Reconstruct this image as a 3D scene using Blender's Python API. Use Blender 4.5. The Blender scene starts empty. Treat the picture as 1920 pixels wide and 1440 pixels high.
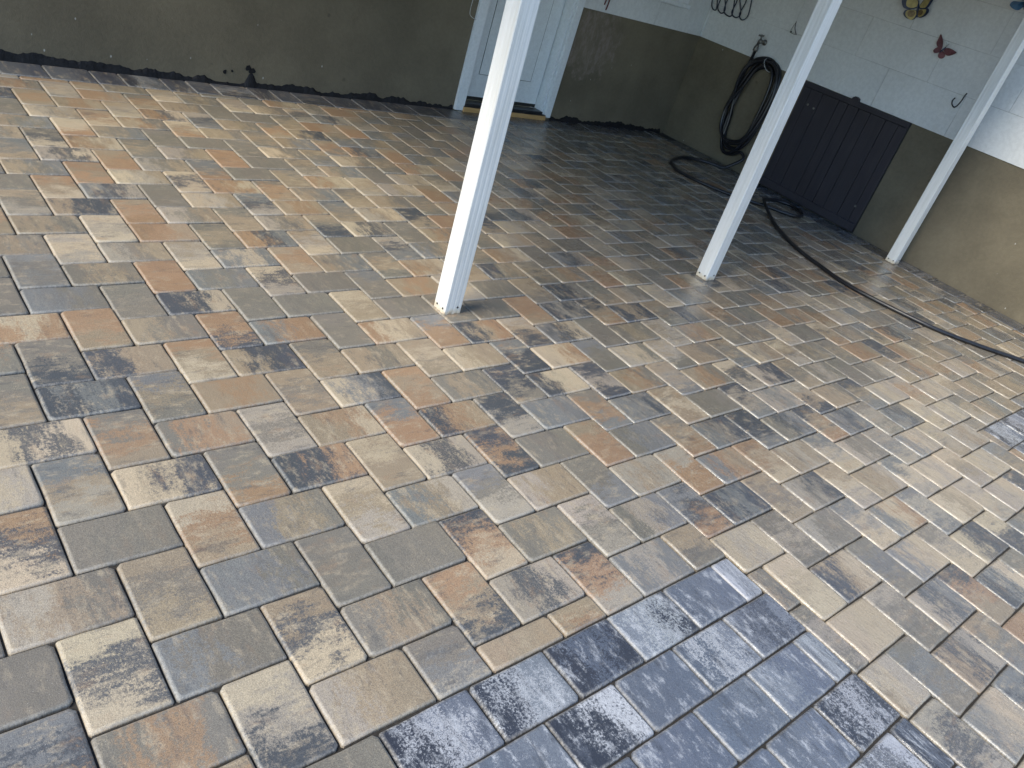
import bpy, bmesh, math, random
from mathutils import Matrix, Vector

random.seed(11)
R = math.radians
SC = bpy.context.scene
COL = SC.collection

# ------------------------------------------------------------------ camera
cam_d = bpy.data.cameras.new("camera")
cam = bpy.data.objects.new("camera", cam_d)
COL.objects.link(cam)
RIGHT = Vector((0.74667088, -0.60361884, 0.27951189))
DOWN = Vector((-0.1414507, -0.55466517, -0.81996235))
FWD = Vector((0.64998023, 0.57270486, -0.49953464))
M = Matrix.Identity(4)
for i in range(3):
    M[i][0] = RIGHT[i]; M[i][1] = -DOWN[i]; M[i][2] = -FWD[i]
M[0][3], M[1][3], M[2][3] = -0.403772, -1.048220, 1.407046
cam.matrix_world = M
cam_d.sensor_fit = 'HORIZONTAL'; cam_d.sensor_width = 36.0
cam_d.lens = 1468.2466 / 1920 * 36
cam_d.clip_start = 0.05; cam_d.clip_end = 2000
SC.camera = cam

# ------------------------------------------------------------------ sky, sun, exposure
SUN_EL, SUN_AZ = R(41), math.atan2(0.0, -1.0)      # direction to the sun: low over the left side
sun_vec = Vector((math.cos(SUN_EL) * math.cos(SUN_AZ), math.cos(SUN_EL) * math.sin(SUN_AZ), math.sin(SUN_EL)))
world = bpy.data.worlds.new("World"); SC.world = world
world.use_nodes = True
wn = world.node_tree
sky = wn.nodes.new('ShaderNodeTexSky')
sky.sky_type = 'NISHITA'; sky.sun_disc = False
sky.sun_elevation = SUN_EL
sky.sun_rotation = math.atan2(sun_vec.x, sun_vec.y)
sky.air_density = 1.0; sky.dust_density = 0.0; sky.ozone_density = 3.0
bg = wn.nodes['Background']
bg.inputs['Strength'].default_value = 0.15
wn.links.new(sky.outputs[0], bg.inputs['Color'])
sun_d = bpy.data.lights.new("sun", 'SUN')
sun_d.energy = 2.7; sun_d.angle = R(30); sun_d.color = (1.0, 0.905, 0.74)
sun = bpy.data.objects.new("sun", sun_d); COL.objects.link(sun)
sun.rotation_euler = sun_vec.to_track_quat('Z', 'Y').to_euler()
SC.view_settings.view_transform = 'Standard'; SC.view_settings.look = 'None'
SC.view_settings.gamma = 1.0; SC.view_settings.use_curve_mapping = False
SC.view_settings.exposure = 1.0

# ------------------------------------------------------------------ node helpers
def new_mat(name):
    m = bpy.data.materials.new(name); m.use_nodes = True
    return m, m.node_tree, m.node_tree.nodes['Principled BSDF']
def nd(t, typ, **kw):
    n = t.nodes.new(typ)
    for k, v in kw.items():
        if hasattr(n, k): setattr(n, k, v)
        else: n.inputs[k].default_value = v
    return n
def link(t, a, b): t.links.new(a, b)
def mth(t, op, a, b=None, clamp=False):
    n = t.nodes.new('ShaderNodeMath'); n.operation = op; n.use_clamp = clamp
    for i, v in enumerate((a, b)):
        if v is None: continue
        if isinstance(v, (int, float)): n.inputs[i].default_value = v
        else: t.links.new(v, n.inputs[i])
    return n.outputs[0]
def sstep(t, v, a, b, lo=0.0, hi=1.0):
    n = t.nodes.new('ShaderNodeMapRange'); n.interpolation_type = 'SMOOTHSTEP'
    t.links.new(v, n.inputs[0])
    for i, k in enumerate((a, b, lo, hi)): n.inputs[i + 1].default_value = k
    return n.outputs[0]
def mixc(t, f, a, b, mode='MIX'):
    n = t.nodes.new('ShaderNodeMix'); n.data_type = 'RGBA'; n.blend_type = mode
    for s, v in ((n.inputs['Factor'], f), (n.inputs[6], a), (n.inputs[7], b)):
        if isinstance(v, (int, float)): s.default_value = v
        elif isinstance(v, tuple): s.default_value = (*v[:3], 1)
        else: t.links.new(v, s)
    return n.outputs[2]
def noise(t, vec, scale, detail=3, rough=0.55, dist=0.0):
    n = t.nodes.new('ShaderNodeTexNoise')
    n.inputs['Scale'].default_value = scale; n.inputs['Detail'].default_value = detail
    n.inputs['Roughness'].default_value = rough; n.inputs['Distortion'].default_value = dist
    if vec is not None: t.links.new(vec, n.inputs['Vector'])
    return n.outputs['Fac']
def scaled(t, vec, s, off=(0, 0, 0)):
    n = t.nodes.new('ShaderNodeMapping'); n.inputs['Scale'].default_value = s; n.inputs['Location'].default_value = off
    t.links.new(vec, n.inputs['Vector']); return n.outputs[0]
def bump(t, h, strength, dist, prev=None):
    n = t.nodes.new('ShaderNodeBump'); n.inputs['Distance'].default_value = dist
    if isinstance(strength, (int, float)): n.inputs['Strength'].default_value = strength
    else: t.links.new(strength, n.inputs['Strength'])
    t.links.new(h, n.inputs['Height'])
    if prev is not None: t.links.new(prev, n.inputs['Normal'])
    return n.outputs[0]

# ------------------------------------------------------------------ materials
def paver_material():
    m, t, b = new_mat("concrete_paver")
    at = nd(t, 'ShaderNodeAttribute', attribute_name='loc')
    loc = at.outputs['Vector']
    sep = nd(t, 'ShaderNodeSeparateXYZ'); link(t, loc, sep.inputs[0])
    u = mth(t, 'DIVIDE', sep.outputs[0], 1.5)
    cs = [nd(t, 'ShaderNodeAttribute', attribute_name='c%d' % i) for i in range(3)]
    geo = nd(t, 'ShaderNodeNewGeometry'); pos = geo.outputs['Position']
    n1 = noise(t, scaled(t, loc, (1.5, 0.85, 1.0)), 1.7, 3, 0.55)
    n2 = noise(t, loc, 24, 5, 0.72)
    n3 = noise(t, scaled(t, loc, (11, 1.6, 1.0)), 1.0, 4, 0.65)
    n6 = noise(t, loc, 22, 8, 0.84)
    grain = mth(t, 'MULTIPLY', mth(t, 'SUBTRACT', n6, 0.5), cs[0].outputs['Alpha'])
    tt = mth(t, 'ADD', u, mth(t, 'MULTIPLY', mth(t, 'SUBTRACT', n1, 0.5), 1.5))
    tt = mth(t, 'ADD', tt, grain)
    tt = mth(t, 'ADD', tt, mth(t, 'MULTIPLY', mth(t, 'SUBTRACT', n3, 0.5), 0.75))
    tt = mth(t, 'ADD', tt, mth(t, 'MULTIPLY', mth(t, 'SUBTRACT', n2, 0.5), 0.35))
    col = mixc(t, sstep(t, tt, 0.14, 0.50), cs[0].outputs['Color'], cs[1].outputs['Color'])
    col = mixc(t, sstep(t, tt, 0.48, 0.86), col, cs[2].outputs['Color'])
    # pale sand dust and dark blooms in streaks, then grains
    n5 = noise(t, scaled(t, loc, (6, 2.6, 1.0), (3, 5, 7)), 1.0, 5, 0.7)
    n7 = mth(t, 'ADD', n5, mth(t, 'MULTIPLY', mth(t, 'SUBTRACT', n6, 0.5), 0.55))
    cl = cs[2].outputs['Alpha']
    inset = sstep(t, cs[0].outputs['Alpha'], 3.0, 3.4)
    light = mixc(t, inset, (0.44, 0.365, 0.255), (0.52, 0.535, 0.55))
    dark = mixc(t, inset, (0.078, 0.080, 0.084), (0.034, 0.038, 0.046))
    col = mixc(t, mth(t, 'MULTIPLY', cl, sstep(t, n7, 0.50, 0.70, 0, 0.72)), col, light)
    n8 = noise(t, scaled(t, loc, (5, 1.5, 1.0), (13, 2, 5)), 1.0, 6, 0.72)
    n8 = mth(t, 'ADD', n8, mth(t, 'MULTIPLY', mth(t, 'SUBTRACT', n6, 0.5), 0.45))
    col = mixc(t, mth(t, 'MULTIPLY', cl, sstep(t, n8, 0.52, 0.70, 0, 0.62)), col, dark)
    n9 = noise(t, scaled(t, loc, (3.5, 1.6, 1.0), (1, 22, 9)), 1.0, 5, 0.7)
    rust = mixc(t, inset, (0.31, 0.205, 0.125), (0.12, 0.135, 0.165))
    col = mixc(t, mth(t, 'MULTIPLY', cl, sstep(t, n9, 0.54, 0.74, 0, 0.55)), col, rust)
    n4 = noise(t, loc, 85, 3, 0.7)
    col = mixc(t, sstep(t, n4, 0.34, 0.66), mixc(t, 1.0, col, (0.66, 0.66, 0.68), 'MULTIPLY'), mixc(t, 1.0, col, (1.24, 1.23, 1.20), 'MULTIPLY'))
    vor = nd(t, 'ShaderNodeTexVoronoi'); vor.inputs['Scale'].default_value = 17; link(t, loc, vor.inputs['Vector'])
    col = mixc(t, sstep(t, vor.outputs['Distance'], 0.03, 0.08, 0.75, 0.0), col, (0.62, 0.60, 0.56))
    vo2 = nd(t, 'ShaderNodeTexVoronoi'); vo2.inputs['Scale'].default_value = 11; link(t, scaled(t, loc, (1, 1, 1), (9, 4, 2)), vo2.inputs['Vector'])
    col = mixc(t, sstep(t, vo2.outputs['Distance'], 0.03, 0.07, 0.7, 0.0), col, (0.05, 0.045, 0.04))
    # paler arrises: rubbed wear, plus sun on the bevels put into the colour
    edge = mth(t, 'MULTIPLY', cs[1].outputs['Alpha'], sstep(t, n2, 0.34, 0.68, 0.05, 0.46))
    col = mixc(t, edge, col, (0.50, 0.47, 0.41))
    # surfaces still wet from rinsing: right of a line from the door to the dark inset
    sp = nd(t, 'ShaderNodeSeparateXYZ'); link(t, pos, sp.inputs[0])
    wx = mth(t, 'SUBTRACT', sp.outputs[0], mth(t, 'MULTIPLY', mth(t, 'ADD', sp.outputs[1], 0.5), 0.50))
    wx = mth(t, 'ADD', wx, mth(t, 'MULTIPLY', mth(t, 'SUBTRACT', noise(t, pos, 2.2, 3), 0.5), 1.0))
    wet = sstep(t, wx, 0.75, 1.55)
    film = sstep(t, noise(t, pos, 6.0, 3, 0.6), 0.36, 0.62)
    col = mixc(t, mth(t, 'MULTIPLY', wet, 0.28), col, mixc(t, 1.0, col, (0.62, 0.63, 0.66), 'MULTIPLY'))
    link(t, col, b.inputs['Base Color'])
    rough = mth(t, 'SUBTRACT', 0.54, mth(t, 'MULTIPLY', wet, mth(t, 'ADD', 0.24, mth(t, 'MULTIPLY', film, 0.14))))
    rough = mth(t, 'ADD', rough, mth(t, 'MULTIPLY', mth(t, 'SUBTRACT', n4, 0.5), 0.25))
    link(t, rough, b.inputs['Roughness'])
    link(t, mth(t, 'ADD', 0.45, mth(t, 'MULTIPLY', wet, 0.35)), b.inputs['Specular IOR Level'])
    nb = bump(t, n2, 0.55, 0.0022)
    nb = bump(t, n4, 0.30, 0.0010, nb)
    rip = noise(t, scaled(t, pos, (95, 40, 1.0)), 1.0, 3, 0.6, 0.6)
    rwet = mth(t, 'MULTIPLY', wet, sstep(t, sp.outputs[1], 0.9, -0.4, 0.15, 1.0))
    nb = bump(t, rip, mth(t, 'MULTIPLY', rwet, 0.85), 0.0028, nb)
    link(t, nb, b.inputs['Normal'])
    return m

def paint_material(name, base, vary, rough=0.75, flecks=0.0, bump_s=0.4, scale=1.0, patch=None, streaks=0.0):
    m, t, b = new_mat(name)
    geo = nd(t, 'ShaderNodeNewGeometry'); pos = geo.outputs['Position']
    a = noise(t, pos, 1.6 * scale, 5, 0.6)
    c = noise(t, pos, 38 * scale, 4, 0.7)
    d = tuple(k * (1 - vary) for k in base); l = tuple(min(1, k * (1 + vary)) for k in base)
    col = mixc(t, sstep(t, a, 0.3, 0.7), d, l)
    col = mixc(t, sstep(t, c, 0.35, 0.65, 0, 0.35), col, mixc(t, 1.0, col, (0.72, 0.72, 0.72), 'MULTIPLY'))
    if streaks:
        st = noise(t, scaled(t, pos, (9, 9, 0.8)), 1.0, 4, 0.6)
        col = mixc(t, sstep(t, st, 0.58, 0.78, 0, streaks), col, mixc(t, 1.0, col, (0.55, 0.55, 0.53), 'MULTIPLY'))
    if patch:
        (px, pz, rx, rz, pc) = patch
        sp = nd(t, 'ShaderNodeSeparateXYZ'); link(t, pos, sp.inputs[0])
        ex = mth(t, 'DIVIDE', mth(t, 'SUBTRACT', sp.outputs[0], px), rx)
        ez = mth(t, 'DIVIDE', mth(t, 'SUBTRACT', sp.outputs[2], pz), rz)
        r2 = mth(t, 'SQRT', mth(t, 'ADD', mth(t, 'MULTIPLY', ex, ex), mth(t, 'MULTIPLY', ez, ez)))
        r2 = mth(t, 'ADD', r2, mth(t, 'MULTIPLY', mth(t, 'SUBTRACT', noise(t, pos, 9, 6, 0.72), 0.5), 2.2))
        pf = mth(t, 'MULTIPLY', sstep(t, r2, 0.70, 1.05, 1.0, 0.0), sstep(t, noise(t, scaled(t, pos, (26, 26, 11)), 1.0, 5, 0.75), 0.40, 0.66, 0.12, 0.85))
        col = mixc(t, pf, col, pc)
    if flecks:
        v = nd(t, 'ShaderNodeTexVoronoi'); v.inputs['Scale'].default_value = 9
        link(t, scaled(t, pos, (1, 1, 0.6)), v.inputs['Vector'])
        col = mixc(t, sstep(t, v.outputs['Distance'], 0.022, 0.05, flecks, 0.0), col, (0.6, 0.6, 0.56))
        v2 = nd(t, 'ShaderNodeTexVoronoi'); v2.inputs['Scale'].default_value = 4.1
        link(t, pos, v2.inputs['Vector'])
        q = mth(t, 'ADD', v2.outputs['Distance'], mth(t, 'MULTIPLY', noise(t, pos, 40, 3), 0.12))
        col = mixc(t, sstep(t, q, 0.09, 0.13, 0.55, 0.0), col, mixc(t, 1.0, col, (0.45, 0.45, 0.45), 'MULTIPLY'))
    link(t, col, b.inputs['Base Color'])
    b.inputs['Roughness'].default_value = rough
    nb = bump(t, c, bump_s, 0.003)
    nb = bump(t, noise(t, pos, 170, 2, 0.6), bump_s * 0.6, 0.001, nb)
    link(t, nb, b.inputs['Normal'])
    return m

def plain_material(name, base, rough=0.5, metal=0.0, vary=0.15, scale=30, bump_s=0.15, spec=0.5):
    m, t, b = new_mat(name)
    tc = nd(t, 'ShaderNodeTexCoord')
    a = noise(t, tc.outputs['Object'], scale, 4, 0.6)
    col = mixc(t, sstep(t, a, 0.3, 0.7), tuple(k * (1 - vary) for k in base), tuple(min(1, k * (1 + vary)) for k in base))
    link(t, col, b.inputs['Base Color'])
    b.inputs['Roughness'].default_value = rough; b.inputs['Metallic'].default_value = metal
    b.inputs['Specular IOR Level'].default_value = spec
    link(t, bump(t, a, bump_s, 0.002), b.inputs['Normal'])
    return m

def post_material():
    m, t, b = new_mat("white_aluminium_post")
    tc = nd(t, 'ShaderNodeTexCoord'); o = tc.outputs['Object']
    a = noise(t, scaled(t, o, (30, 30, 2.5)), 1.0, 4, 0.65)
    col = mixc(t, sstep(t, a, 0.35, 0.7), (0.74, 0.73, 0.70), (0.65, 0.64, 0.60))
    c = noise(t, o, 60, 4, 0.7)
    col = mixc(t, sstep(t, c, 0.60, 0.75, 0, 0.35), col, (0.45, 0.43, 0.38))
    sp = nd(t, 'ShaderNodeSeparateXYZ'); link(t, o, sp.inputs[0])
    h = mth(t, 'ADD', sp.outputs[2], mth(t, 'MULTIPLY', mth(t, 'SUBTRACT', noise(t, o, 45, 4, 0.7), 0.5), 0.07))
    col = mixc(t, sstep(t, h, 0.004, 0.034, 0.6, 0.0), col, (0.58, 0.44, 0.24))
    col = mixc(t, sstep(t, h, -0.006, 0.006, 0.7, 0.0), col, (0.14, 0.08, 0.04))
    link(t, col, b.inputs['Base Color']); b.inputs['Roughness'].default_value = 0.38
    link(t, bump(t, a, 0.05, 0.002), b.inputs['Normal'])
    return m

def wood_material(name, c1, c2, rough=0.6, sc=(3, 40, 40)):
    m, t, b = new_mat(name)
    tc = nd(t, 'ShaderNodeTexCoord'); o = tc.outputs['Object']
    a = noise(t, scaled(t, o, sc), 1.0, 5, 0.65, 0.6)
    c = noise(t, o, 3.0, 3)
    col = mixc(t, sstep(t, a, 0.3, 0.7), c1, c2)
    col = mixc(t, sstep(t, c, 0.35, 0.75, 0, 0.5), col, mixc(t, 1.0, col, (0.7, 0.62, 0.62), 'MULTIPLY'))
    link(t, col, b.inputs['Base Color']); b.inputs['Roughness'].default_value = rough
    link(t, bump(t, a, 0.3, 0.003), b.inputs['Normal'])
    return m

MAT = dict(
    paver=paver_material(),
    sand=plain_material("joint_sand", (0.030, 0.027, 0.023), 0.95, 0, 0.35, 90, 0.5),
    ground=paint_material("yard_ground", (0.060, 0.068, 0.036), 0.25, 0.95, 0, 0.8, 0.6),
    olive=paint_material("olive_wall_paint", (0.144, 0.121, 0.080), 0.20, 0.8, 0.55, 0.9, patch=(4.74, 0.68, 0.36, 0.30, (0.23, 0.185, 0.155))),
    white_wall=paint_material("white_wall_paint", (0.66, 0.67, 0.66), 0.05, 0.7, 0, 0.35, streaks=0.25),
    mortar=paint_material("grimy_mortar", (0.52, 0.52, 0.51), 0.25, 0.85, 0, 0.5),
    white_trim=paint_material("white_trim_paint", (0.72, 0.75, 0.76), 0.05, 0.45, 0, 0.08),
    door=paint_material("white_door_paint", (0.70, 0.74, 0.75), 0.04, 0.4, 0, 0.05),
    tar=plain_material("black_tar", (0.006, 0.006, 0.008), 0.62, 0, 0.5, 60, 0.8, 0.3),
    hatch=wood_material("dark_purple_stained_boards", (0.020, 0.018, 0.026), (0.032, 0.027, 0.034), 0.55, (40, 40, 3)),
    sill=wood_material("bare_pine", (0.42, 0.25, 0.09), (0.54, 0.34, 0.14), 0.6),
    post=post_material(),
    roof=paint_material("tan_roof_metal", (0.26, 0.24, 0.20), 0.05, 0.45, 0, 0.03),
    hose=plain_material("black_rubber", (0.012, 0.012, 0.015), 0.32, 0, 0.3, 40, 0.1),
    cord=plain_material("dark_blue_cord", (0.010, 0.014, 0.035), 0.4, 0, 0.3, 40, 0.1),
    metal=plain_material("dull_metal", (0.20, 0.19, 0.17), 0.45, 0.8, 0.35, 60, 0.3),
    dark_metal=plain_material("black_iron", (0.025, 0.024, 0.022), 0.5, 0.3, 0.4, 60, 0.3),
    alu=plain_material("threshold_metal", (0.045, 0.05, 0.055), 0.35, 0.6, 0.2, 40, 0.1),
    red_wing=plain_material("red_painted_metal", (0.13, 0.045, 0.055), 0.45, 0, 0.35, 25, 0.2),
    navy=plain_material("navy_painted_metal", (0.012, 0.025, 0.075), 0.4, 0, 0.3, 25, 0.2),
    yellow=plain_material("yellow_painted_metal", (0.40, 0.33, 0.13), 0.45, 0, 0.25, 25, 0.2),
    brown=plain_material("brown_painted_metal", (0.16, 0.11, 0.05), 0.5, 0, 0.4, 40, 0.2),
    blue_wing=plain_material("blue_painted_metal", (0.02, 0.10, 0.22), 0.4, 0, 0.3, 25, 0.2),
    red_cord=plain_material("red_brown_cord", (0.13, 0.035, 0.03), 0.6, 0, 0.2, 40, 0.1),
    tie=plain_material("pale_twine", (0.45, 0.45, 0.42), 0.7, 0, 0.2, 40, 0.1),
)

# ------------------------------------------------------------------ mesh helpers
def mesh_obj(name, verts, faces, mat, parent=None, smooth=False):
    me = bpy.data.meshes.new(name)
    me.from_pydata([tuple(v) for v in verts], [], faces); me.update()
    if smooth:
        me.polygons.foreach_set('use_smooth', [True] * len(me.polygons))
    me.materials.append(mat)
    o = bpy.data.objects.new(name, me); COL.objects.link(o)
    if parent is not None: o.parent = parent
    return o
def bm_obj(name, bm, mat, parent=None, smooth=False):
    bmesh.ops.recalc_face_normals(bm, faces=bm.faces)
    me = bpy.data.meshes.new(name); bm.to_mesh(me); bm.free()
    if smooth: me.polygons.foreach_set('use_smooth', [True] * len(me.polygons))
    me.materials.append(mat)
    o = bpy.data.objects.new(name, me); COL.objects.link(o)
    if parent is not None: o.parent = parent
    return o
def add_box(bm, x0, x1, y0, y1, z0, z1, bev=0.0):
    r = bmesh.ops.create_cube(bm, size=1.0)
    vs = r['verts']
    for v in vs:
        v.co = Vector((x0 + (v.co.x + .5) * (x1 - x0), y0 + (v.co.y + .5) * (y1 - y0), z0 + (v.co.z + .5) * (z1 - z0)))
    if bev:
        es = list({e for v in vs for e in v.link_edges})
        bmesh.ops.bevel(bm, geom=es, offset=bev, segments=2, profile=0.6, affect='EDGES')
def box(name, x0, x1, y0, y1, z0, z1, mat, parent=None, bev=0.0):
    bm = bmesh.new(); add_box(bm, x0, x1, y0, y1, z0, z1, bev)
    return bm_obj(name, bm, mat, parent)
def empty(name, loc=(0, 0, 0), rz=0.0):
    o = bpy.data.objects.new(name, None); o.location = loc; o.rotation_euler = (0, 0, rz)
    o.empty_display_size = 0.1; COL.objects.link(o); return o
def tag(o, label=None, cat=None, group=None, kind=None):
    if cat and not kind: kind = 'thing'
    for k, v in (('label', label), ('category', cat), ('group', group), ('kind', kind)):
        if v: o[k] = v
    return o
def catmull(pts, n=8, closed=False):
    P = [Vector(q) for q in pts]; out = []
    L = len(P)
    for i in range(L if closed else L - 1):
        if closed: a, b_, c, d = P[(i - 1) % L], P[i], P[(i + 1) % L], P[(i + 2) % L]
        else: a, b_, c, d = P[max(i - 1, 0)], P[i], P[i + 1], P[min(i + 2, L - 1)]
        for k in range(n):
            s = k / n
            out.append(0.5 * ((2 * b_) + (c - a) * s + (2 * a - 5 * b_ + 4 * c - d) * s * s + (3 * b_ - a - 3 * c + d) * s ** 3))
    if not closed: out.append(P[-1])
    return out
def tube(name, path, rad, mat, parent=None, seg=10):
    vs, fs = [], []
    n = len(path); up = Vector((0.13, 0.21, 0.97)).normalized()
    prev = None
    for i, q in enumerate(path):
        tng = (path[min(i + 1, n - 1)] - path[max(i - 1, 0)]).normalized()
        if prev is None: prev = up - tng * up.dot(tng)
        else: prev = prev - tng * prev.dot(tng)
        if prev.length < 1e-5: prev = tng.orthogonal()
        prev.normalize(); bb = tng.cross(prev)
        r = rad(i / (n - 1)) if callable(rad) else rad
        for k in range(seg):
            a = 2 * math.pi * k / seg
            vs.append(q + prev * (r * math.cos(a)) + bb * (r * math.sin(a)))
    for i in range(n - 1):
        for k in range(seg):
            k2 = (k + 1) % seg
            fs.append((i * seg + k, i * seg + k2, (i + 1) * seg + k2, (i + 1) * seg + k))
    fs.append(tuple(range(seg - 1, -1, -1))); fs.append(tuple((n - 1) * seg + k for k in range(seg)))
    return mesh_obj(name, vs, fs, mat, parent, True)
def lathe(bm, prof, c, axis, seg=18):
    """prof: list of (r, h) along the axis from c"""
    ax = Vector(axis).normalized(); e1 = ax.orthogonal().normalized(); e2 = ax.cross(e1); c = Vector(c)
    rings = []
    for r, h in prof:
        rings.append([bm.verts.new(c + ax * h + e1 * (r * math.cos(2 * math.pi * k / seg)) + e2 * (r * math.sin(2 * math.pi * k / seg))) for k in range(seg)])
    for a, b_ in zip(rings, rings[1:]):
        for k in range(seg): bm.faces.new((a[k], a[(k + 1) % seg], b_[(k + 1) % seg], b_[k]))
    bm.faces.new(rings[0][::-1]); bm.faces.new(rings[-1])

# ------------------------------------------------------------------ layout numbers (metres)
W = 0.1524; L = 1.5 * W
BACK_Y = 3.868                      # face of the house wall behind the patio
RW_A = Vector((5.95, 0.2, 0)); RW_ANG = math.atan2(3.67, 0.15)     # right wall: origin and direction
RU = Vector((math.cos(RW_ANG), math.sin(RW_ANG), 0)); RN = Vector((-RU.y, RU.x, 0))
def RWP(s, z, d=0.0): return RW_A + RU * s + RN * d + Vector((0, 0, z))
RW_END = 3.672
def wall_x(y): return 5.95 + (y - 0.2) * 0.15 / 3.67
BORD = 0.238
FY = BACK_Y - BORD                   # inner edge of the border along the house
def field_x(y): return wall_x(y) - BORD - 0.005

# ------------------------------------------------------------------ ground and paving
gm = bmesh.new(); bmesh.ops.create_grid(gm, x_segments=2, y_segments=2, size=400)
g = bm_obj("ground", gm, MAT['ground']); g.location.z = -0.06; tag(g, "bare yard ground around the paved patio", None, None, 'structure')

PAL = {'G': (0.195, 0.176, 0.142), 'B': (0.188, 0.188, 0.178), 'C': (0.440, 0.362, 0.252), 'T': (0.300, 0.238, 0.162),
       'O': (0.310, 0.203, 0.122), 'D': (0.074, 0.080, 0.088), 'L': (0.335, 0.292, 0.232)}
DPAL = {'K': (0.036, 0.042, 0.056), 'S': (0.120, 0.139, 0.174), 'W': (0.42, 0.435, 0.45), 'M': (0.175, 0.193, 0.222)}
BPAL = {'K': (0.040, 0.044, 0.054), 'S': (0.070, 0.077, 0.092), 'W': (0.26, 0.26, 0.26), 'M': (0.11, 0.113, 0.12)}
CODES = """H-2,9BCB V-1,9TOT V-3,8BGB H-3,8GTG V-2,8OOO H-2,8BGB V-1,8LDC H-1,8GGG H-3,7BBG V-2,7GGG H-2,7DDC V-1,7GGG H-1,7GGG H-3,6OCO V-2,6TOO
H-2,6TGG V-1,6DOO H-1,6BOO V0,5TTG H-1,5TDD V-1,5CTO H-2,5DTT V-2,5DGG V0,4TGT H-1,4TOT V-1,4GTB H-2,4DBD V-2,4TGG V0,3LGL H-1,3GOT V-1,3TOG H-2,3CDC
H0,2DDO V0,2OGG H-1,2CCD V-1,2LTB H0,1BTG V0,1TOC H-1,1GGG V-1,1CDO H0,0BBG V0,0TGT H-1,0LTG V1,-1CDT H0,-1BGG V0,-1CDC V1,-2DLC H0,-2GOG
H3,0GLB V3,0LGL H2,0GTG V2,0COD H1,0GGG V1,0GGG H3,-1BLB V3,-1LOD H2,-1LDL V2,-1DTO H1,-1GTG H2,-2TTT V2,-2LBG H1,-2LTT H4,-1CLC V4,-1GGT V5,-1GLG H5,-1LGG
V6,-1CLB H6,-1BCO V5,-2CCC H5,-2DTC V6,-2GBG H6,-2BCC V7,-2CLG H7,-2CDD V5,-3GLG H5,-3CCC V6,-3GGL H6,-3LDB V7,-3TOD H7,-3DBC H5,-4TCL V6,-4GBG H6,-4TDL V7,-4BGT
V6,-5LDL H6,-5BLC V8,-2DDC V0,8GGB H0,8TOT H1,8GGG V2,8GTT H2,8DDG V3,8TGG H3,8TLG V4,8CLC V0,7TTC H0,7GGG H1,7GGG V2,7TOO H2,7DLD V3,7OTD H3,7DTD V4,7GGT
V0,6GGG H0,6OCT V1,6OOB H1,6DTO V2,6DTL H2,6BDC V3,6GGG H3,6GTG V4,6LTL V4,5GLT H3,5LCG V3,5GGB H2,5CCO V2,5DDB H1,5CTT V1,5TCT H0,5TGT V4,4BLT H3,4TOG V3,4DLD
H2,4DCC V2,4GDD H1,4GTG V1,4OTO H0,4CBD V4,3TCT H3,3BBD V3,3BOG H2,3BBB V2,3LDD H1,3DOT V1,3OOB H0,3TOC H3,2GBB V3,2OOT H2,2GGG V2,2DOD H1,2CDL V1,2TTC H3,1LTL
V3,1BGG H2,1LTT V2,1LGB H1,1BTL V1,1LTC H4,4TOG V5,4LDC H5,4LDD V6,4TGT H6,4GLG V7,4GGG H7,4GGL V8,4TLT H4,3GGG V5,3BLD H5,3LBL V6,3DTL H6,3TTG V7,3BTD H7,3LCL V8,3TOL
H8,3LCL V9,3GTC V4,2OTG H4,2BGD V5,2BDD H5,2GDB V6,2OTD H6,2BDB V7,2GLG H7,2BDG V8,2CLC H8,2LCL V9,2LTG H9,2TGB V4,1OOL H4,1BOT V5,1CTO H5,1TLT V6,1CLB H6,1LGG V7,1LBL
H7,1BCL V8,1TLC H8,1LTL H4,0DBD V5,0TGT H5,0LGD V6,0LCT H6,0TTL V7,0LCB H7,0CLC V8,0LTC H8,0CLC V7,-1BLB H7,-1CTC V8,-1LCL H8,-1LLC V-4,12CTO V-4,13OTO V-3,10CLC V-4,14OOT
V-3,13CDC H-3,13OOC V-3,15OOO V-3,14OGB V-2,12LDB V-6,20TOC H-5,18ODC V-5,17COT V-5,16OCC"""
CODE = {}
for w in CODES.split():
    CODE[w[:-3]] = w[-3:]
RND = ['GGG'] * 6 + ['GTG'] * 6 + ['BGT'] * 3 + ['TGB'] * 3 + ['TTG'] * 5 + ['TOT', 'OOT', 'OTC', 'TOG', 'GOT'] * 2 + ['CLT', 'LCL', 'CTG', 'LTC', 'LGT'] * 2 + \
      ['DGT', 'BDL', 'CDG', 'TDD', 'LDC', 'ODB']

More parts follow.
